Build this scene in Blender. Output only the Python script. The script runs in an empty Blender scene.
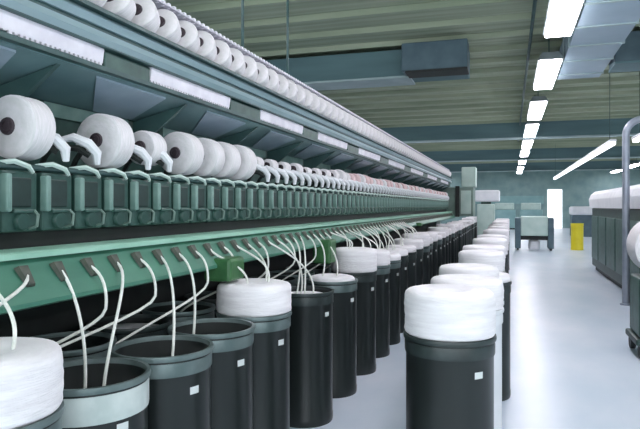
import bpy, bmesh, math, random
from mathutils import Vector, Matrix
R = random.Random(7)
PI = math.pi
COL = bpy.context.scene.collection
H_EYE = 1.77

# ------------------------------------------------------------------ materials
def lin(c):
    out = []
    for v in c:
        v = v / 255.0
        out.append(v / 12.92 if v <= 0.04045 else ((v + 0.055) / 1.055) ** 2.4)
    return (out[0], out[1], out[2], 1.0)

def mat(name, c1, c2=None, rough=0.5, metal=0.0, scale=6.0, stretch=(1, 1, 1), bump=0.0, bscale=None,
        emit=0.0, coat=0.0, detail=4.0, spec=0.5):
    m = bpy.data.materials.new(name); m.use_nodes = True
    nt = m.node_tree; b = nt.nodes['Principled BSDF']
    b.inputs['Roughness'].default_value = rough
    b.inputs['Metallic'].default_value = metal
    b.inputs['Specular IOR Level'].default_value = spec
    if coat: b.inputs['Coat Weight'].default_value = coat; b.inputs['Coat Roughness'].default_value = 0.12
    tc = nt.nodes.new('ShaderNodeTexCoord'); mp = nt.nodes.new('ShaderNodeMapping')
    mp.inputs['Scale'].default_value = stretch
    nt.links.new(tc.outputs['Object'], mp.inputs['Vector'])
    n = nt.nodes.new('ShaderNodeTexNoise'); n.inputs['Scale'].default_value = scale; n.inputs['Detail'].default_value = detail
    nt.links.new(mp.outputs['Vector'], n.inputs['Vector'])
    r = nt.nodes.new('ShaderNodeValToRGB')
    r.color_ramp.elements[0].position = 0.32; r.color_ramp.elements[1].position = 0.68
    r.color_ramp.elements[0].color = lin(c1); r.color_ramp.elements[1].color = lin(c2 or c1)
    nt.links.new(n.outputs['Fac'], r.inputs['Fac'])
    nt.links.new(r.outputs['Color'], b.inputs['Base Color'])
    if emit:
        nt.links.new(r.outputs['Color'], b.inputs['Emission Color']); b.inputs['Emission Strength'].default_value = emit
    if bump:
        bn = nt.nodes.new('ShaderNodeBump'); bn.inputs['Strength'].default_value = bump; bn.inputs['Distance'].default_value = 0.01
        n2 = nt.nodes.new('ShaderNodeTexNoise'); n2.inputs['Scale'].default_value = bscale or scale * 5
        nt.links.new(mp.outputs['Vector'], n2.inputs['Vector'])
        nt.links.new(n2.outputs['Fac'], bn.inputs['Height']); nt.links.new(bn.outputs['Normal'], b.inputs['Normal'])
    return m

M = dict(
    can=mat('black_plastic', (26, 31, 31), (36, 42, 41), 0.32, scale=3, stretch=(1, 1, .3)),
    can_white=mat('white_plastic', (222, 224, 228), (236, 236, 240), 0.35, scale=3),
    can_yellow=mat('yellow_plastic', (222, 205, 40), (236, 220, 60), 0.4, scale=3),
    rim=mat('rim_metal', (92, 108, 108), (120, 134, 134), 0.35, 0.3, scale=8),
    rim_dark=mat('dark_rim', (40, 48, 48), (56, 66, 66), 0.35, scale=8),
    rim_pale=mat('pale_rim', (186, 198, 196), (214, 222, 220), 0.3, scale=8),
    tag=mat('paper_tag', (190, 200, 198), (220, 224, 224), 0.6),
    sliver=mat('cotton_sliver', (232, 228, 232), (250, 247, 250), 0.9, scale=4, stretch=(1, 1, 9), bump=0.5, bscale=22),
    strand=mat('cotton_strand', (226, 228, 222), (246, 246, 240), 0.9, scale=30),
    yarn=mat('cotton_yarn', (222, 220, 220), (242, 236, 240), 0.85, scale=5, stretch=(3, 30, 3), bump=0.25, bscale=14),
    yarn_pink=mat('pinkish_yarn', (222, 190, 194), (240, 214, 214), 0.85, scale=5, stretch=(3, 30, 3), bump=0.25, bscale=14),
    core=mat('tube_core', (58, 48, 54), (78, 66, 72), 0.6, scale=12),
    green=mat('machine_green', (62, 116, 98), (80, 136, 114), 0.42, scale=3, stretch=(2, .6, 2)),
    green_light=mat('machine_light_green', (142, 192, 170), (166, 210, 190), 0.4, scale=3),
    green_dark=mat('machine_dark_green', (26, 44, 42), (42, 66, 62), 0.45, scale=9),
    teal=mat('machine_teal', (42, 72, 66), (68, 100, 92), 0.4, scale=8),
    teal_pale=mat('machine_pale_teal', (104, 136, 128), (134, 162, 154), 0.4, scale=8),
    black=mat('machine_black', (18, 22, 22), (30, 36, 34), 0.6, scale=6),  # plain black shared by lower body, sill, arms, posts and plinths
    cover=mat('drive_cover_green', (46, 92, 54), (62, 112, 66), 0.4, scale=10),
    soffit=mat('soffit_green_grey', (96, 126, 130), (122, 150, 152), 0.4, scale=2.5),
    bluegrey=mat('soffit_blue_grey', (142, 162, 178), (170, 186, 198), 0.35, scale=3),
    rail=mat('rail_blue_grey', (136, 162, 168), (160, 182, 188), 0.35, 0.2, scale=3, stretch=(2, .4, 2)),
    rail_dark=mat('rail_dark', (50, 76, 76), (66, 94, 92), 0.4, scale=5),
    strip_grey=mat('lavender_grey_strip', (168, 166, 180), (190, 188, 200), 0.45, scale=8),
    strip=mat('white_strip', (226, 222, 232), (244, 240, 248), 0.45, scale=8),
    steel=mat('grey_pipe', (142, 150, 164), (166, 172, 184), 0.35, 0.35, scale=4),
    cab=mat('cabinet_grey_green', (104, 126, 118), (126, 146, 138), 0.45, scale=3),
    cab_pale=mat('cabinet_pale', (176, 200, 192), (196, 214, 206), 0.45, scale=3),
    white=mat('white_paint', (228, 230, 234), (242, 242, 246), 0.45, scale=3),
    beam=mat('beam_blue', (78, 106, 112), (96, 126, 130), 0.6, scale=1.2, stretch=(.3, 1, 2)),
    flange=mat('beam_flange', (150, 170, 172), (170, 186, 188), 0.5, scale=2),
    duct=mat('duct_pale_blue', (148, 170, 184), (168, 188, 200), 0.5, scale=1.2),
    vent=mat('vent_dark_blue', (70, 92, 102), (86, 108, 118), 0.5, scale=3),
    wall=mat('wall_paint', (120, 150, 150), (142, 168, 166), 0.7, scale=1.5),
    wall_band=mat('wall_band', (128, 168, 170), (150, 186, 186), 0.6, scale=1.5),
    lamp=mat('lamp_diffuser', (250, 246, 255), emit=21.0),
    lamp2=mat('lamp_tube', (250, 250, 255), emit=3.0),
    door=mat('door_daylight', (244, 246, 250), emit=1.6),
    fixture=mat('fixture_grey', (96, 106, 108), (120, 130, 130), 0.5, scale=4),
    rubber=mat('black_rubber', (24, 26, 28), (36, 38, 40), 0.6, scale=5),
)

def floor_mat():
    m = bpy.data.materials.new('epoxy_floor'); m.use_nodes = True
    nt = m.node_tree; b = nt.nodes['Principled BSDF']
    tc = nt.nodes.new('ShaderNodeTexCoord')
    mp = nt.nodes.new('ShaderNodeMapping'); mp.inputs['Scale'].default_value = (1.0, 0.5, 1)
    nt.links.new(tc.outputs['Object'], mp.inputs['Vector'])
    n = nt.nodes.new('ShaderNodeTexNoise'); n.inputs['Scale'].default_value = 1.2; n.inputs['Detail'].default_value = 6
    nt.links.new(mp.outputs['Vector'], n.inputs['Vector'])
    r = nt.nodes.new('ShaderNodeValToRGB')
    r.color_ramp.elements[0].color = lin((190, 207, 222)); r.color_ramp.elements[1].color = lin((218, 225, 236))
    r.color_ramp.elements[0].position = .3; r.color_ramp.elements[1].position = .7
    nt.links.new(n.outputs['Fac'], r.inputs['Fac']); nt.links.new(r.outputs['Color'], b.inputs['Base Color'])
    r2 = nt.nodes.new('ShaderNodeMapRange'); r2.inputs['To Min'].default_value = .22; r2.inputs['To Max'].default_value = .42
    nt.links.new(n.outputs['Fac'], r2.inputs['Value']); nt.links.new(r2.outputs['Result'], b.inputs['Roughness'])
    return m

def ceiling_mat():
    m = bpy.data.materials.new('ceiling_decking'); m.use_nodes = True
    nt = m.node_tree; b = nt.nodes['Principled BSDF']; b.inputs['Roughness'].default_value = .8
    tc = nt.nodes.new('ShaderNodeTexCoord')
    mp = nt.nodes.new('ShaderNodeMapping'); mp.inputs['Scale'].default_value = (0.12, 3.0, 1)
    nt.links.new(tc.outputs['Object'], mp.inputs['Vector'])
    n = nt.nodes.new('ShaderNodeTexNoise'); n.inputs['Scale'].default_value = 2.2; n.inputs['Detail'].default_value = 5
    nt.links.new(mp.outputs['Vector'], n.inputs['Vector'])
    r = nt.nodes.new('ShaderNodeValToRGB')
    r.color_ramp.elements[0].color = lin((142, 154, 132)); r.color_ramp.elements[1].color = lin((170, 178, 156))
    r.color_ramp.elements[0].position = .35; r.color_ramp.elements[1].position = .65
    nt.links.new(n.outputs['Fac'], r.inputs['Fac']); nt.links.new(r.outputs['Color'], b.inputs['Base Color'])
    return m
M['floor'] = floor_mat(); M['ceiling'] = ceiling_mat()

# ------------------------------------------------------------------ mesh helpers
class MB:
    def __init__(s): s.v = []; s.f = []; s.smooth = []
    def add(s, vs, fs, smooth=False):
        o = len(s.v); s.v += [tuple(v) for v in vs]
        for f in fs: s.f.append([i + o for i in f]); s.smooth.append(smooth)
        return s
    def box(s, a, b):
        x0, y0, z0 = a; x1, y1, z1 = b
        return s.add([(x0,y0,z0),(x1,y0,z0),(x1,y1,z0),(x0,y1,z0),(x0,y0,z1),(x1,y0,z1),(x1,y1,z1),(x0,y1,z1)],
                     [(0,3,2,1),(4,5,6,7),(0,1,5,4),(1,2,6,5),(2,3,7,6),(3,0,4,7)])
    def bbox(s, a, b, r=0.01, seg=2):            # bevelled box
        bm = bmesh.new(); bmesh.ops.create_cube(bm, size=1)
        for v in bm.verts:
            v.co = Vector([(a[i] + b[i]) / 2 + v.co[i] * (b[i] - a[i]) for i in range(3)])
        bmesh.ops.bevel(bm, geom=list(bm.edges), offset=r, segments=seg, affect='EDGES', profile=0.5)
        bm.verts.index_update()
        s.add([v.co[:] for v in bm.verts], [[v.index for v in f.verts] for f in bm.faces]); bm.free(); return s
    def tube(s, pts, r, n=8, cap=True):
        pts = [Vector(p) for p in pts]; rs = r if isinstance(r, (list, tuple)) else [r] * len(pts)
        vs = []; fs = []; prev = None
        for i, p in enumerate(pts):
            t = (pts[min(i + 1, len(pts) - 1)] - pts[max(i - 1, 0)]).normalized()
            if prev is None:
                u = t.cross(Vector((0, 0, 1)));
                if u.length < 1e-3: u = t.cross(Vector((1, 0, 0)))
            else: u = prev - t * prev.dot(t)
            u.normalize(); prev = u; w = t.cross(u)
            for k in range(n):
                a = 2 * PI * k / n; vs.append(p + (u * math.cos(a) + w * math.sin(a)) * rs[i])
        for i in range(len(pts) - 1):
            for k in range(n):
                fs.append((i*n+k, i*n+(k+1) % n, (i+1)*n+(k+1) % n, (i+1)*n+k))
        s.add(vs, fs, True)
        if cap:
            o = len(s.v) - len(vs)
            s.f.append([o + k for k in reversed(range(n))]); s.smooth.append(False)
            s.f.append([o + (len(pts)-1)*n + k for k in range(n)]); s.smooth.append(False)
        return s
    def lathe(s, prof, n=32, axis='Z', c=(0, 0, 0), jit=None):
        vs = []; fs = []
        for i, (r, h) in enumerate(prof):
            for k in range(n):
                a = 2 * PI * k / n; rr = r * (1 + (jit(i, k) if jit else 0))
                x, y = rr * math.cos(a), rr * math.sin(a)
                p = (x, y, h) if axis == 'Z' else ((y, h, x) if axis == 'Y' else (h, x, y))
                vs.append((p[0] + c[0], p[1] + c[1], p[2] + c[2]))
        for i in range(len(prof) - 1):
            for k in range(n):
                fs.append((i*n+k, i*n+(k+1) % n, (i+1)*n+(k+1) % n, (i+1)*n+k))
        return s.add(vs, fs, True)
    def prism(s, poly, y0, y1):                  # poly of (x,z), extruded along y
        n = len(poly)
        vs = [(x, y0, z) for x, z in poly] + [(x, y1, z) for x, z in poly]
        fs = [tuple(range(n)), tuple(reversed(range(n, 2*n)))] + [(i, i+n, (i+1) % n + n, (i+1) % n) for i in range(n)]
        return s.add(vs, fs)
    def build(s, name, m, parent=None, auto=True):
        me = bpy.data.meshes.new(name); me.from_pydata(s.v, [], s.f)
        me.polygons.foreach_set('use_smooth', s.smooth)
        bm = bmesh.new(); bm.from_mesh(me); bmesh.ops.recalc_face_normals(bm, faces=bm.faces)
        for e in bm.edges:
            if len(e.link_faces) == 2 and e.calc_face_angle(0) > 0.7: e.smooth = False
        bm.to_mesh(me); bm.free()
        me.materials.append(m)
        o = bpy.data.objects.new(name, me); COL.objects.link(o)
        if parent: o.parent = parent
        return o

def tag(o, label=None, cat=None, group=None, kind=None):
    if label: o['label'] = label
    if cat: o['category'] = cat
    if group: o['group'] = group
    if kind: o['kind'] = kind
    return o
def empty(name, loc=(0, 0, 0), rz=0, **k):
    o = bpy.data.objects.new(name, None); o.empty_display_size = .1; COL.objects.link(o)
    o.location = loc; o.rotation_euler = (0, 0, rz); tag(o, **k); return o
def copy_tree(o, parent=None):
    c = o.copy(); COL.objects.link(c); c.parent = parent
    for ch in list(o.children): copy_tree(ch, c)
    return c
def struct(o): o['kind'] = 'structure'; return o
ORD = ['nearest', 'second', 'third', 'fourth', 'fifth', 'sixth', 'seventh', 'eighth', 'ninth', 'tenth', 'eleventh', 'twelfth',
       'thirteenth', 'fourteenth', 'fifteenth', 'sixteenth', 'seventeenth', 'eighteenth', 'nineteenth']
TENS = {20: 'twentieth', 30: 'thirtieth', 40: 'fortieth', 50: 'fiftieth', 60: 'sixtieth', 70: 'seventieth', 80: 'eightieth', 90: 'ninetieth'}
def nth(i):                                       # 0-based
    if i < len(ORD): return ORD[i]
    n = i + 1
    if n in TENS: return TENS[n]
    return {2: 'twenty', 3: 'thirty', 4: 'forty', 5: 'fifty', 6: 'sixty', 7: 'seventy', 8: 'eighty', 9: 'ninety'}[n // 10] + '-' + (['first'] + ORD[1:9])[n % 10 - 1]

# ------------------------------------------------------------------ setting
YB, YF, XL, XR, ZC = -4.0, 52.0, -14.0, 12.0, 5.0
struct(MB().box((XL, YB, -.15), (XR, YF, 0)).build('floor', M['floor']))
c = MB().box((XL, YB, ZC), (XR, YF, ZC + .2))
y = YB + .6
while y < YF:
    c.box((XL, y, ZC - .10), (XR, y + .06, ZC)); y += 1.0
struct(c.build('ceiling', M['ceiling']))
struct(MB().box((XL - .2, YB, 0), (XL, YF, ZC)).build('wall_left', M['wall']))
struct(MB().box((XR, YB, 0), (XR + .2, YF, ZC)).build('wall_right', M['wall']))
struct(MB().box((XL, YF, 0), (XR, YF + .2, ZC)).build('wall_far', M['wall']))
struct(MB().box((XL, YF - .06, 1.95), (2.6, YF, 2.6)).build('trim_1', M['wall_band']))
struct(MB().box((2.9, YF - .08, 0), (4.0, YF, 3.1)).build('door_1', M['door']))
for i, yb in enumerate((24.1, 35.3, 46.5)):
    b = MB().box((XL, yb, ZC - .62), (XR, yb + .28, ZC))
    o = struct(b.build('trim_%d' % (i * 2 + 2), M['beam']))
    struct(MB().box((XL, yb - .08, ZC - .67), (XR, yb + .36, ZC - .62)).build('trim_%d' % (i * 2 + 3), M['flange']))

# pale ventilation duct beside the lamp row
d = empty('ventilation_duct', (0, 0, 0), label='long pale blue flat duct under the ceiling, right of the lamp row', cat='duct')
MB().box((.94, 1.0, 4.42), (1.75, 13.5, 4.88)).build('duct_body', M['duct'], d)
for yy in (2.5, 4.5, 6.5, 8.5, 9.6, 10.7, 11.8, 13.0):
    MB().box((.92, yy, 4.40), (1.77, yy + .05, 4.89)).build('seam', M['flange'], d)
d = empty('cross_duct', (0, 0, 0), label='blue duct crossing below the ceiling from the left, pale lower edge', cat='duct')
MB().bbox((XL, 11.9, 4.36), (-.78, 12.6, ZC - .10), .02).build('duct_body', M['beam'], d)
MB().box((XL, 11.86, 4.32), (-1.9, 12.64, 4.36)).build('bottom_flange', M['flange'], d)
d = empty('cross_duct', (0, 0, 0), label='dark blue duct crossing below the ceiling at the upper right', cat='duct')
MB().bbox((1.80, 11.9, 4.36), (XR, 12.6, ZC - .10), .02).build('duct_body', M['vent'], d)
MB().box((1.80, 11.86, 4.32), (XR, 12.64, 4.36)).build('bottom_flange', M['beam'], d)
# dark vent box hung from the first beam
v = empty('air_vent', (0, 0, 0), label='dark blue box vent hung at the end of the blue cross duct', cat='vent')
MB().bbox((-1.98, 11.4, 4.34), (-.75, 11.88, 4.88), .02).build('vent_box', M['vent'], v)
MB().box((-1.9, 11.36, 4.30), (-.75, 11.88, 4.34)).build('grille', M['black'], v)

# lamp row
def lamp(x, y0, y1, w, label, group):
    o = empty('ceiling_lamp', (x, y0, 4.36), label=label, cat='lamp', group=group)
    MB().prism([(-w/2 - .03, .02), (w/2 + .03, .02), (w/2 - .04, .15), (-w/2 + .04, .15)], 0, y1 - y0).build('housing', M['fixture'], o)
    MB().bbox((-w/2, .04, -.03), (w/2, y1 - y0 - .04, .025), .015).build('diffuser', M['lamp'], o)
    for yy in (.5, y1 - y0 - .5):
        MB().tube([(0, yy, .15), (0, yy, .64)], .012, 6).build('hanger', M['rail_dark'], o)
    return o
k = 0
for y0, y1 in ((1.6, 5.0), (6.0, 9.8), (11.4, 14.1), (15.9, 19.0), (20.3, 23.8), (25.2, 28.5), (30, 33), (36.2, 39), (42, 45), (47.2, 50)):
    lamp(.69, y0, y1, .37, ['wide lamp of the ceiling row out of frame overhead', 'brightest widest ceiling lamp at the top edge, nearest in the row',
         'second bright ceiling lamp down the row over the aisle', 'third bright ceiling lamp down the row, mid aisle',
         'fourth bright ceiling lamp down the row', 'fifth ceiling lamp down the row', 'sixth ceiling lamp down the aisle row',
         'seventh, small far ceiling lamp of the aisle row', 'eighth, smaller far ceiling lamp of the aisle row', 'ninth, tiny ceiling lamp at the far end of the aisle row'][k], 'ceiling lamps over the aisle'); k += 1
k = 0
for x, nm in ((-5.6, 'left'), (7.6, 'right')):  # side rows added as fill light for the hall, mostly out of view
    for y0 in (0.5, 5.5, 14.5, 19.5, 25.6, 30.5, 36.5, 41.5, 47.5):
        lamp(x, y0, y0 + 3.5, .44, '%s added fill lamp of the side row far to the %s' % (nth(k % 9), nm), 'added fill lamps of the side rows'); k += 1
cd = MB()
cd.tube([(.36, 1, 4.86), (.36, 30, 4.86)], .03, 8)
tag(cd.build('conduit_pipe', M['rail_dark']), 'thin dark conduit pipe running along the ceiling left of the lamps', 'pipe')

# ------------------------------------------------------------------ sliver cans
RAD, HC = .25, 1.07
def make_can(bodym, rimm, bandm, bh=0.0):
    root = empty('sliver_can')
    MB().lathe([(0, .03), (RAD*.93, .03), (RAD*.95, .0), (RAD*.965, .02), (RAD*.965, .06), (RAD*.95, .075), (RAD*.95, HC-.10), (RAD*.965, HC-.09),
                (RAD*.965, HC-.02), (RAD*.94, HC-.02), (RAD*.93, HC-.10), (RAD*.93, .08), (0, .08)], 40).build('can_body', bodym, root)
    MB().lathe([(RAD*.94, HC-.025), (RAD, HC-.025), (RAD*1.012, HC-.012), (RAD, HC), (RAD*.94, HC), (RAD*.935, HC-.012), (RAD*.94, HC-.025)], 40).build('rim', rimm, root)
    MB().lathe([(RAD*.94, HC-.10-bh), (RAD*.972, HC-.10-bh), (RAD*.978, HC-.09-bh), (RAD*.978, HC-.045), (RAD*.972, HC-.035), (RAD*.95, HC-.035)], 40).build('rim_band', bandm, root)
    # paper tag bent round the body
    n = 5; vs = []; fs = []
    for j, zz in enumerate((HC - .195, HC - .16)):
        for i in range(n):
            a = (i/(n-1) - .5) * .22; vs.append((RAD*.962*math.cos(a), RAD*.962*math.sin(a), zz))
    for i in range(n - 1): fs.append((i, i+1, n+i+1, n+i))
    t = MB(); t.add(vs, fs, True); t.build('label_tag', M['tag'], root)
    return root
def coil_mesh(h, seed, bulge=1.03, tilt=0):
    """heap of coiled sliver; local z=0 is its base, top at h"""
    q = random.Random(seed); ph = [q.random() * 6.28 for _ in range(6)]
    r = RAD * .89
    r0 = r; zr = HC - .40 + .004                  # the can's rim, from the base of the heap
    big = h > zr + .06
    prof = [(0, 0), (r*.9, 0), (r, .02)]
    m = max(4, int(h / .025))
    for i in range(1, m):
        z = .02 + (h - .05) * i / m
        rr = RAD * .985 if (big and z > zr) else r0
        if big and z > zr and prof[-1][0] < RAD * .92: prof.append((r0, zr - .002)); prof.append((RAD * .97, zr + .002))
        prof.append((rr * (1 + .004 * (-1) ** i), z))
    if big: r = RAD * .985
    prof += [(r*.995, h-.035), (r*.975, h-.016), (r*.92, h-.003), (r*.76, h+.006), (r*.55, h+.004), (r*.42, h-.004), (r*.26, h-.012), (r*.14, h-.03), (0, h-.035)]
    def jit(i, k):
        a = 2 * PI * k / 40
        return (.012*math.sin(2*a + ph[0]) if big else 0) + .006*math.sin(5*a + ph[1] + i*.7) + .004*math.sin(9*a + ph[2] - i*1.3)
    return MB().lathe(prof, 40, jit=jit)

can_dark = make_can(M['can'], M['rim_dark'], M['rim_dark'])
can_grey = make_can(M['can'], M['rim'], M['rim'])
can_pale = make_can(M['can'], M['rim'], M['rim_pale'], .045)
can_white = make_can(M['can_white'], M['can_white'], M['white'])
can_yel = make_can(M['can_yellow'], M['can_yellow'], M['can_yellow'])
PROTO = dict(d=can_dark, g=can_grey, p=can_pale, w=can_white, y=can_yel); USED = set()
COILS = {}
def coil(x, y, top, base, seed, label, group):
    h = round(top - base, 2); key = (h, seed % 4)
    if key not in COILS:
        o = coil_mesh(h, seed % 4).build('sliver_coil', M['sliver']); COILS[key] = o
    else:
        o = COILS[key].copy(); COL.objects.link(o)
    o.location = (x, y, base); o.rotation_euler = (0, 0, seed * 1.3)
    tag(o, label, 'sliver coil', group); return o
def place_can(kind, x, y, tagdir, label, group):
    o = PROTO[kind]
    if kind in USED: o = copy_tree(o)
    USED.add(kind)
    o.location = (x, y, 0); o.rotation_euler = (0, 0, tagdir); tag(o, label, 'can', group); return o

CANS = []   # (x, y, top of sliver)
FR = [(-1.70, 1.595, 'g', 1.285), (-1.69, 2.115, 'p', .93), (-1.66, 2.63, 'g', .96), (-1.66, 3.15, 'g', .98), (-1.63, 3.69, 'g', 1.26),
      (-1.64, 4.74, 'd', 1.03), (-1.63, 5.52, 'g', 1.10), (-1.61, 6.30, 'd', 1.31)]
yy = 7.05
while yy < 31:
    FR.append((-1.60 + R.uniform(-.02, .02), yy, 'dg'[R.random() < .4], 1.2 + R.uniform(-.06, .1))); yy += .72 + R.uniform(-.05, .08)
desc = ['with tall heap, left edge', 'with pale rim band', 'with grey rim', 'part hidden behind the tagged can',
        'carrying a wide white sliver heap', 'with an open dark rim', 'with a thin white sliver layer', 'with a high white sliver heap']
for i, (x, y, kk, top) in enumerate(FR):
    place_can(kk, x, y, math.radians(-20), 'black sliver can %s, %s of the row along the machine' % (desc[i] if i < 8 else 'with a white sliver heap', nth(i)), 'black cans along the machine, front row')
    coil(x, y, top, .40, i, 'white cotton sliver coil in the %s can of the front row by the machine' % nth(i), 'sliver coils of the front row')
    CANS.append((x, y, top))
yy = 1.45; i = 0
BR = []
while yy < 10.5:
    x, y = -2.2, yy; top = .97 + R.uniform(-.05, .06)
    place_can('gd'[i % 2], x, y, math.radians(-20), 'black open sliver can under the machine behind the front row, %s of the back row' % nth(i), 'black cans under the machine, back row')
    coil(x, y, top, .40, i + 50, 'white sliver coil sunk in the %s can of the back row under the machine' % nth(i), 'sliver coils of the back row')
    BR.append((x, y, top)); yy += .56; i += 1
RR = [(-.32, 3.38, 'd', 1.31), (-.29, 4.30, 'w', 1.27), (-.33, 5.15, 'd', 1.27), (-.235, 5.85, 'd', 1.14)]
yy = 6.7
while yy < 24:
    RR.append((-.28 + R.uniform(-.03, .03), yy, 'd', 1.22 + R.uniform(-.05, .08))); yy += .8 + R.uniform(-.06, .1)
for i, (x, y, kk, top) in enumerate(RR):
    place_can(kk, x, y, math.radians(-46), ('%s sliver can standing in the aisle row, %s' % ('white' if kk == 'w' else 'black', 'nearest, large in the foreground' if i == 0 else nth(i) + ' of that row')), 'cans of the aisle row')
    coil(x, y, top, .40, i + 100, 'tall white cotton sliver heap on the %s can of the aisle row' % nth(i), 'sliver coils of the aisle row')
place_can('y', 2.58, 26.2, 0, 'yellow sliver can far down the aisle beside the right machine', None)

# ------------------------------------------------------------------ spinning machine (left)
Y0, Y1 = 0.6, 21.2
mc = empty('spinning_machine', (-2.3, Y0, 0), label='long green spinning machine running down the left side of the hall', cat='machine')
OFF = Vector((-2.3, Y0, 0))
def part(mb, name, m, parent=None):
    o = mb.build(name, m, parent or mc)
    if parent is None or parent is mc: o.matrix_parent_inverse = Matrix.Translation(-OFF)
    return o
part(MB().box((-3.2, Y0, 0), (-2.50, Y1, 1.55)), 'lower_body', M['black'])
part(MB().box((-3.1, Y0, 1.55), (-2.30, Y1, 1.92)), 'upper_body', M['green_dark'])
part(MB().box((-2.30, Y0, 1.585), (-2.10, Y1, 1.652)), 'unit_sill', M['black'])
part(MB().box((-2.9, Y0, 1.92), (-2.42, Y1, 2.42)), 'back_panel', M['teal'])
# sloped green feed panel and its light ledge
fp = part(MB().prism([(-1.80, 1.372), (-1.80, 1.39), (-1.935, 1.552), (-1.99, 1.552), (-1.99, 1.53), (-1.83, 1.36)], Y0, Y1), 'feed_panel', M['green'])
part(MB().prism([(-1.90, 1.553), (-1.90, 1.575), (-1.915, 1.582), (-2.09, 1.582), (-2.09, 1.553)], Y0, Y1), 'ledge', M['green_light'])
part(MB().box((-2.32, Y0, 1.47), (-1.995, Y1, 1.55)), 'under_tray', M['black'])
PITCH = .228; NU = int((Y1 - 1.55) / PITCH)
# feed guides on the sloped panel
nx = Vector((.787, 0, .617))     # outward normal of the panel
def feed_guide_mesh():
    mb = MB(); up = Vector((-.617, 0, .787))
    c0 = Vector((-1.872, 0, 1.484)) 
    def P(u, w, n): return c0 + up * u + Vector((0, w, 0)) + nx * n
    vs = [P(-.05, -.022, .0), P(-.05, .022, .0), P(.045, .03, .0), P(.045, -.03, .0),
          P(-.045, -.016, .014), P(-.045, .016, .014), P(.04, .024, .022), P(.04, -.024, .022)]
    mb.add(vs, [(0,1,2,3),(4,5,6,7),(0,1,5,4),(1,2,6,5),(2,3,7,6),(3,0,4,7)])
    return mb
fg = feed_guide_mesh().build('feed_guide', mat('guide_brown', (62, 70, 62), (86, 88, 78), .6, scale=20), fp)
GY = []
GP = .194
for i in range(int((Y1 - 1.9) / GP)):
    y = 1.76 + i * GP
    o = fg if i == 0 else fg.copy()
    if i: COL.objects.link(o); o.parent = fp
    o.location = (0, y, 0)
    GY.append(y)
# spinning units
def make_unit():
    u = MB().bbox((.02, -.100, 1.655), (.25, .100, 1.925), .012).build('spinning_unit', M['teal'], mc)
    MB().bbox((.245, -.072, 1.765), (.258, .058, 1.895), .006).build('cover_panel', M['green_dark'], u)
    MB().bbox((.24, -.108, 1.745), (.285, -.078, 1.91), .008).build('post', M['teal_pale'], u)
    mb = MB(); mb.lathe([(0, .02), (.036, .02), (.042, .012), (.042, -.01), (0, -.01)], 16, 'X', (.25, 0, 1.702)); mb.bbox((.245, -.06, 1.738), (.275, .06, 1.756), .006)
    mb.build('rotor_cap', M['teal'], u)
    MB().tube([(.25, .05, 1.67), (.29, .052, 1.68), (.295, .055, 1.73), (.27, .058, 1.75)], .007, 6).build('handle', M['cab'], u)
    MB().tube([(.20, -.09, 1.955), (.255, -.04, 1.965), (.275, .02, 1.945), (.265, .055, 1.92)], [.011, .013, .012, .009], 6).build('guide_lever', M['cab_pale'], u)
    MB().tube([(.0, -.09, 1.93), (.05, -.09, 2.02), (.13, -.085, 2.12)], .014, 6).build('cradle_arm', M['black'], u)
    MB().tube([(.15, -.10, 2.10), (.21, -.075, 2.115), (.265, -.03, 2.085), (.285, .01, 2.04), (.275, .025, 1.985)], [.014, .022, .027, .025, .016], 8).build('cradle_handle', M['white'], u)
    MB().tube([(.16, -.085, 2.065), (.22, -.05, 2.06), (.255, -.01, 2.025)], [.016, .02, .016], 6).build('cradle_spring', M['black'], u)
    return u
unit = make_unit(); UNITS = []
for i in range(NU):
    o = unit if i == 0 else copy_tree(unit, mc)
    o.matrix_parent_inverse = Matrix.Identity(4)
    o.location = (0, 1.66 + i * PITCH - Y0, 0); UNITS.append(o)
# soffit under the upper rail with skewed panels and brackets
part(MB().prism([(-1.97, 2.44), (-1.97, 2.455), (-2.40, 2.40), (-2.40, 2.34)], Y0, Y1), 'soffit', M['soffit'])
def soffit_z(x): return 2.44 + (x + 1.97) * (2.44 - 2.34) / .43
for i, yp in enumerate([1.42 + 1.16 * k for k in range(17)]):
    a, b = yp, yp + .62; x0, x1 = -2.0, -2.37
    mb = MB(); e = .012
    vs = [(x0, a - .02, soffit_z(x0) - e), (x0, b, soffit_z(x0) - e), (x1, b + .18, soffit_z(x1) - e), (x1, a + .42, soffit_z(x1) - e)]
    vs += [(p[0], p[1], p[2] + e * .9) for p in vs]
    mb.add(vs, [(0,1,2,3),(4,5,6,7),(0,1,5,4),(1,2,6,5),(2,3,7,6),(3,0,4,7)])
    part(mb, 'soffit_panel', M['bluegrey'])
    part(MB().prism([(-2.0, 2.43), (-2.40, 2.33), (-2.40, 2.16), (-2.36, 2.16)], yp + .86, yp + .885), 'bracket', M['rail_dark'])
    part(MB().box((-2.42, yp + .05, 2.26), (-2.39, yp + .8, 2.335)), 'back_rib', M['teal_pale'])
# upper rail: dark lower lip, white comb strips between grey-green covers, blue band
part(MB().box((-2.10, Y0, 2.445), (-1.93, Y1, 2.468)), 'lower_rail', M['rail_dark'])
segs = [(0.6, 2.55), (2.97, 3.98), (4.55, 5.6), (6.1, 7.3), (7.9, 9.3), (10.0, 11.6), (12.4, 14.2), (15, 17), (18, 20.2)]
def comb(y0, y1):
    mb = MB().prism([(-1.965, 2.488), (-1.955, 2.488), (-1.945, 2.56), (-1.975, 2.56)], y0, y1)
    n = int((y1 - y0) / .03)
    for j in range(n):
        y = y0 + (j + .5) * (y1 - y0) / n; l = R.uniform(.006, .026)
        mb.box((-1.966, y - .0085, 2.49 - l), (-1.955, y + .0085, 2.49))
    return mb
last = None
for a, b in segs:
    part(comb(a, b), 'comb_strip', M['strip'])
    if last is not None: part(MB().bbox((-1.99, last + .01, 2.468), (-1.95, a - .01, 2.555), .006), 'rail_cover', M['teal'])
    last = b
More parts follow.
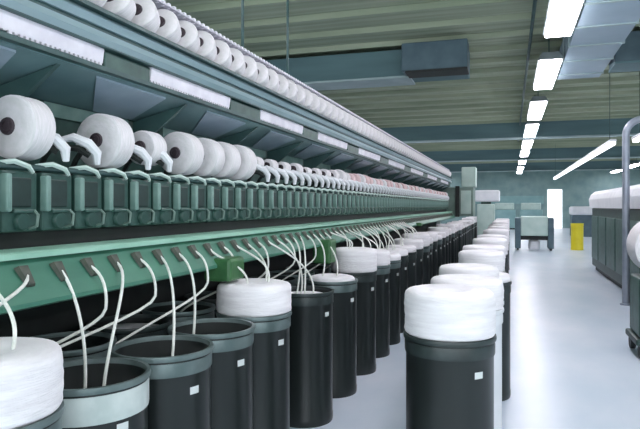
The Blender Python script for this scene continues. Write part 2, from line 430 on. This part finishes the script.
part(MB().box((-2.2, Y0, 2.468), (-1.985, Y1, 2.56)), 'rail_core', M['rail_dark'])
part(MB().bbox((-2.15, Y0, 2.56), (-1.925, Y1, 2.572), .004), 'rail_lip', M['rail_dark'])
part(MB().prism([(-1.93, 2.572), (-1.915, 2.60), (-1.93, 2.635), (-2.1, 2.635), (-2.1, 2.572)], Y0, Y1), 'rail_band', M['rail'])
part(MB().box((-2.12, Y0, 2.635), (-1.935, Y1, 2.655)), 'rail_groove', M['rail_dark'])
part(MB().prism([(-1.92, 2.655), (-1.905, 2.69), (-1.93, 2.715), (-2.15, 2.715), (-2.15, 2.655)], Y0, Y1), 'conveyor_base', M['rail'])
part(MB().box((-2.2, Y0, 2.715), (-1.89, Y1, 2.735)), 'conveyor_shelf', M['rail_dark'])
part(MB().prism([(-2.20, 2.735), (-2.17, 2.735), (-2.17, 2.97), (-1.99, 2.988), (-1.99, 2.996), (-2.20, 2.985)], Y0, Y1), 'conveyor_back', M['strip_grey'])
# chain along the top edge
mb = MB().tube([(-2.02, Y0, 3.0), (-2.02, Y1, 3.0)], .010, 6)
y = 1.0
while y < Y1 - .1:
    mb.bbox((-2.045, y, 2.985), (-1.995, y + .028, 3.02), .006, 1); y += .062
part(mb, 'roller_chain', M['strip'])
for yy in (4.95, 6.1):
    part(MB().tube([(-2.3, yy, 2.6), (-2.3, yy, 5.0)], .014, 6), 'suspension_rod', M['rail_dark'])
yy = Y0 + .2
while yy < Y1:
    part(MB().bbox((-2.62, yy, 2.4), (-2.2, yy + .06, 2.94), .006), 'upper_post', M['teal']); yy += 2.3
# drive covers under the feed panel
for y, z0, z1 in ((3.49, 1.28, 1.43), (5.74, 1.19, 1.43), (12.2, 1.36, 1.43)):
    part(MB().bbox((-1.90, y, z0), (-1.71, y + .23, z1), .02), 'drive_cover', M['cover'])
part(MB().tube([(-2.075, Y0, 1.945), (-2.075, Y1, 1.945)], .014, 8), 'take_off_shaft', M['rail_dark'])
# end cabinet
ec = part(MB().bbox((-3.1, Y1 + .02, 0), (-2.45, Y1 + 1.3, 1.5), .02).bbox((-3.1, Y1 + .02, 1.42), (-1.20, Y1 + 1.3, 2.42), .02), 'end_cabinet', M['cab'])
def sub(mb, name, m, p):
    o = mb.build(name, m, p); o.matrix_parent_inverse = Matrix.Translation(-OFF); return o
def subof(mb, name, m, p):   # p is a part whose mesh is in world coordinates
    return mb.build(name, m, p)
subof(MB().bbox((-1.62, Y1 - .01, 1.5), (-1.28, Y1 + .03, 2.3), .01), 'cabinet_door', M['cab_pale'], ec)
subof(MB().bbox((-1.80, Y1 - .06, 1.40), (-1.66, Y1 + .03, 2.46), .01), 'corner_post', M['black'], ec)
subof(MB().bbox((-1.60, Y1 + .1, 2.42), (-1.12, Y1 + .8, 3.12), .03), 'control_box', M['cab_pale'], ec)

# yarn packages in the cradles
def yarn_mesh(r, w, core_r=.028, seed=0):
    return MB().lathe([(core_r, -w/2), (r*.55, -w/2*.98), (r*.90, -w/2*.93), (r*.985, -w/2*.80), (r, -w/2*.5), (r*1.0, 0), (r, w/2*.5), (r*.985, w/2*.80), (r*.90, w/2*.93), (r*.55, w/2*.98), (core_r, w/2), (core_r, -w/2)], 36, 'Y')
PK = {}
def package(loc, r, w, label, group, rot=(0, 0, 0), ym='yarn'):
    key = (round(r, 3), w, ym)
    if key not in PK:
        root = empty('yarn_package')
        yarn_mesh(r, w).build('yarn_body', M[ym], root)
        MB().lathe([(.018, -w/2-.02), (.027, -w/2-.02), (.027, w/2+.02), (.018, w/2+.02), (.018, -w/2-.02)], 20, 'Y').build('tube_core', M['core'], root)
        if r > .06:
            MB().lathe([(0, -w/2-.012), (.036, -w/2-.012), (.040, -w/2-.004), (.040, -w/2+.004), (0, -w/2+.004)], 20, 'Y').build('hub', M['core'], root)
        PK[key] = root; o = root
    else: o = copy_tree(PK[key])
    o.location = loc; o.rotation_euler = rot; tag(o, label, 'yarn package', group); return o
PX, PZ = -2.15, 2.125
plist = [(1.30, .12), (1.72, .13), (2.20, .145), (2.80, .150), (3.20, .105), (3.60, .145), (3.93, .140), (4.20, .140), (4.50, .145)]
yy = 4.85
while yy < 7.2: plist.append((yy, R.choice([.05, .06, .07]))); yy += PITCH * 1.5
while yy < 21: plist.append((yy, R.choice([.08, .09, .10]))); yy += PITCH * 1.2
for i, o in enumerate(UNITS):
    y = 1.66 + i * PITCH - .02
    if any(abs(y - py) < .15 and pr > .12 for py, pr in plist) and not 2.25 < y < 2.62:
        for ch in list(o.children):
            if ch.name.startswith(('cradle_handle', 'cradle_spring')): bpy.data.objects.remove(ch)
size = lambda r: 'large full' if r > .12 else ('half-wound' if r > .075 else 'small thin')
for i, (y, r) in enumerate(plist):
    package((PX + .02, y, PZ + (.0 if r > .1 else .02)), r, .15, '%s %s yarn package in the machine cradles above the spinning units, %s along' % (size(r), 'pinkish' if y > 8 and i % 3 else 'white', nth(i)), 'yarn packages in the cradles', ym='yarn_pink' if y > 8 and i % 3 else 'yarn')
# packages on the overhead conveyor
y = 2.02; i = 0
while y < 21:
    package((-2.03, y, 2.85), .115, .125, 'white yarn package leaning on the overhead conveyor, %s along' % nth(i), 'yarn packages on the overhead conveyor', rot=(math.radians(-24), 0, math.radians(18)))
    y += .236; i += 1

# sliver strands
def bez(p0, p1, p2, p3, n=14):
    out = []
    for i in range(n + 1):
        t = i / n; s = 1 - t
        out.append(p0*(s**3) + p1*(3*s*s*t) + p2*(3*s*t*t) + p3*(t**3))
    return out
allc = CANS + BR; NC = len(CANS); TARGET = [0, 0, 1, NC + 1, 1, NC + 1, 2, 3, NC + 2, 4]
for i, y in enumerate(GY):
    if y > 11: break
    st = Vector((-1.872, y, 1.478)) + nx * .016
    q = random.Random(i * 3 + 1)
    row = BR if (i % 3 == 1 and y < 7) else CANS
    if i < len(TARGET): row = [allc[TARGET[i]]]
    cx, cy, top = min(row, key=lambda c: abs(c[1] - y + q.uniform(.0, .28)))
    en = Vector((cx + q.uniform(-.08, .08), cy + q.uniform(-.13, .13), top - .012))
    if (cx, cy, top) in BR:                                  # over the panel's lower edge, then back to the cans under the machine
        wp = Vector((-1.765, y + q.uniform(-.03, .03), 1.30))
        pts = bez(st, st + Vector((.07, 0, -.03)), wp + Vector((.01, 0, .08)), wp, 8) + bez(wp, wp - Vector((.01, 0, .10)), en + Vector((.05, 0, .12)), en, 10)[1:]
    else:
        bow = q.uniform(.05, .13); sw = q.uniform(-.09, .09)
        pts = bez(st, st + Vector((bow, sw * .5, -.06)), en + Vector((bow * .5, sw, max(.10, (st.z - en.z) * .55))), en)
    o = MB().tube(pts, .0072, 7).build('sliver_strand', M['strand'])
    tag(o, 'thin white sliver strand hanging from the green feed panel, %s from the near end' % nth(i), 'strand', 'sliver strands below the feed panel')

# ------------------------------------------------------------------ right side
rm = empty('drawing_machine', (2.15, 10.2, 0), label='dark green machine with rounded white hood on the right', cat='machine')
def rp(mb, name, m):
    o = mb.build(name, m, rm); o.matrix_parent_inverse = Matrix.Translation((-2.15, -10.2, 0)); return o
rp(MB().bbox((2.2, 10.2, .12), (3.2, 18.4, 1.72), .03), 'cabinet', M['green_dark'])
rp(MB().box((2.28, 10.3, 0), (3.1, 18.3, .12)), 'plinth', M['black'])
for k in range(6):
    y = 10.4 + k * 1.32
    rp(MB().bbox((2.165, y, .35), (2.205, y + 1.2, 1.5), .012), 'front_panel', M['teal'])
hood = [(2.14, 1.72), (2.12, 1.95), (2.17, 2.08), (2.28, 2.17), (2.45, 2.2), (2.9, 2.2), (3.1, 2.12), (3.22, 1.95), (3.22, 1.72)]
rp(MB().prism(hood, 10.2, 18.42), 'hood', M['white'])

# pipe gantry over the machine
pg = []
x0, x1, zt, rr = 1.98, 3.6, 3.32, .28
pg += [(x0, 11.9, 0.0), (x0, 11.9, 1.0), (x0, 11.9, zt - rr)]
for k in range(1, 9):
    a = PI - k * PI / 16; pg.append((x0 + rr + rr * math.cos(a), 11.9, zt - rr + rr * math.sin(a)))
for k in range(0, 9):
    a = PI/2 - k * PI / 16; pg.append((x1 - rr + rr * math.cos(a), 11.9, zt - rr + rr * math.sin(a)))
pg += [(x1, 11.9, 1.0), (x1, 11.9, 0)]
g = empty('pipe_gantry', (x0, 11.9, 0), label='grey bent steel pipe arch standing over the right machine', cat='pipe arch')
o = MB().tube(pg, .062, 14).build('pipe', M['steel'], g); o.matrix_parent_inverse = Matrix.Translation((-x0, -11.9, 0))
for x in (x0, x1):
    o = MB().lathe([(0, 0), (.10, 0), (.10, .02), (.07, .03), (0, .03)], 20, c=(x, 11.9, 0)).build('base_flange', M['steel'], g); o.matrix_parent_inverse = Matrix.Translation((-x0, -11.9, 0))

# strip lamps over right machine
def strip_lamp(x, y0, y1, z, label):
    o = empty('strip_lamp', (x, y0, z), label=label, cat='lamp')
    MB().bbox((-.07, 0, .02), (.07, y1 - y0, .08), .01).build('housing', M['white'], o)
    MB().bbox((-.06, .03, -.05), (.06, y1 - y0 - .03, .025), .02).build('tube', M['lamp2'], o)
    for yy in (.5, y1 - y0 - .5):
        MB().tube([(0, yy, .08), (0, yy, 5.0 - z)], .008, 6).build('hanger', M['rail_dark'], o)
strip_lamp(2.25, 15.1, 34, 3.22, 'long thin white strip lamp slanting away above the right machine')
strip_lamp(2.68, 12.3, 15.0, 3.24, 'short white strip lamp at the right edge behind the pipe arch')

# lap trolley at the right edge
t = empty('roll_trolley', (1.62, 8.0, 0), label='dark-wheeled trolley frame at the right edge under a white roll', cat='trolley')
MB().bbox((-.24, -.35, .16), (.5, .35, .24), .02).build('deck', M['green_dark'], t)
MB().bbox((-.20, -.3, .24), (.45, .3, .932), .03).build('cabinet', M['teal'], t)
for sx in (-.17, .42):
    for sy in (-.28, .28):
        MB().lathe([(0, -.03), (.085, -.03), (.095, -.02), (.095, .02), (.085, .03), (0, .03)], 24, 'X', (sx, sy, .095)).build('wheel', M['rubber'], t)
w = empty('cotton_roll', (1.73, 8.0, 1.29), label='big white cotton roll lying on the trolley at the right edge', cat='roll')
MB().lathe([(.05, -.3), (.32, -.3), (.35, -.28), (.36, 0), (.35, .28), (.32, .3), (.05, .3), (.05, -.3)], 36, 'Y').build('roll_body', M['yarn'], w)
MB().lathe([(.03, -.36), (.048, -.36), (.048, .36), (.03, .36), (.03, -.36)], 16, 'Y').build('spindle', M['core'], w)

# cart far down the aisle
t = empty('utility_cart', (.92, 25.6, 0), label='pale green bin cart with two dark end posts far down the aisle', cat='cart')
for s in (-1, 1):
    MB().bbox((s*.62 - .11, -.4, .08), (s*.62 + .11, .4, 1.30), .03).build('end_panel', M['vent'], t)
    for sy in (-.3, .3):
        MB().lathe([(0, -.04), (.07, -.04), (.08, -.02), (.08, .02), (.07, .04), (0, .04)], 16, 'X', (s*.62, sy, .08)).build('wheel', M['rubber'], t)
MB().bbox((-.51, -.38, .58), (.51, .38, 1.36), .04).build('bin', M['cab_pale'], t)
MB().bbox((-.51, -.3, .42), (.51, .3, .58), .02).build('axle_bar', M['black'], t)
MB().lathe([(0, 0), (.2, 0), (.22, .03), (.22, .3), (.16, .37), (0, .38)], 20, c=(0, .0, .04)).build('tub', M['white'], t)

# service carriage past the end of the spinning machine
t = empty('service_carriage', (-.95, 26, 0), label='pale carriage with white top block past the end of the spinning machine', cat='carriage')
MB().bbox((-.35, -.4, .1), (.35, .4, 1.85), .04).build('body', M['cab_pale'], t)
MB().bbox((-.45, -.45, 1.95), (.55, .45, 2.42), .06).build('top_block', M['white'], t)
MB().bbox((-.2, -.2, 1.85), (.2, .2, 1.95), .01).build('neck', M['teal'], t)
MB().box((-.3, -.35, 0), (.3, .35, .1)).build('plinth', M['black'], t)
# dark machine with white top behind the yellow can
t = empty('bale_press', (4.15, 38, 0), label='dark block machine with white top behind the yellow can', cat='machine')
MB().bbox((-.75, -.6, 0), (.75, .6, 1.25), .03).build('body', M['vent'], t)
MB().bbox((-.8, -.65, 1.25), (.8, .65, 1.75), .12, 3).build('top_cover', M['white'], t)
# pale distant machines near the far wall
for j, (x, lab) in enumerate(((-.4, 'pale green cabinet machine near the far wall, left of the aisle end'), (1.5, 'pale green cabinet machine near the far wall, at the aisle end'))):
    t = empty('distant_machine', (x, 48, 0), label=lab, cat='machine', group='machines by the far wall')
    MB().bbox((-.8, -.6, .1), (.8, .6, 1.5), .04).build('cabinet', M['wall_band'], t)
    MB().box((-.75, -.5, 0), (.75, .5, .1)).build('plinth', M['black'], t)
    MB().bbox((-.7, -.5, 1.5), (.7, .5, 2.0), .05).build('hood', M['cab_pale'], t)

# ------------------------------------------------------------------ light, camera
wd = bpy.data.worlds.new('world'); bpy.context.scene.world = wd; wd.use_nodes = True
bg = wd.node_tree.nodes['Background']; bg.inputs['Color'].default_value = (.86, .94, 1.0, 1); bg.inputs['Strength'].default_value = 3.0

cam = bpy.data.cameras.new('camera'); co = bpy.data.objects.new('camera', cam); COL.objects.link(co)
co.location = (0, 0, H_EYE); co.rotation_euler = (PI/2, 0, math.atan(190/600))
cam.sensor_width = 36; cam.lens = 36 * 600 / 640; cam.shift_y = -8.5 / 640; cam.clip_end = 200
sc = bpy.context.scene; sc.camera = co
sc.view_settings.view_transform = 'Standard'; sc.view_settings.look = 'None'; sc.view_settings.exposure = 0.0
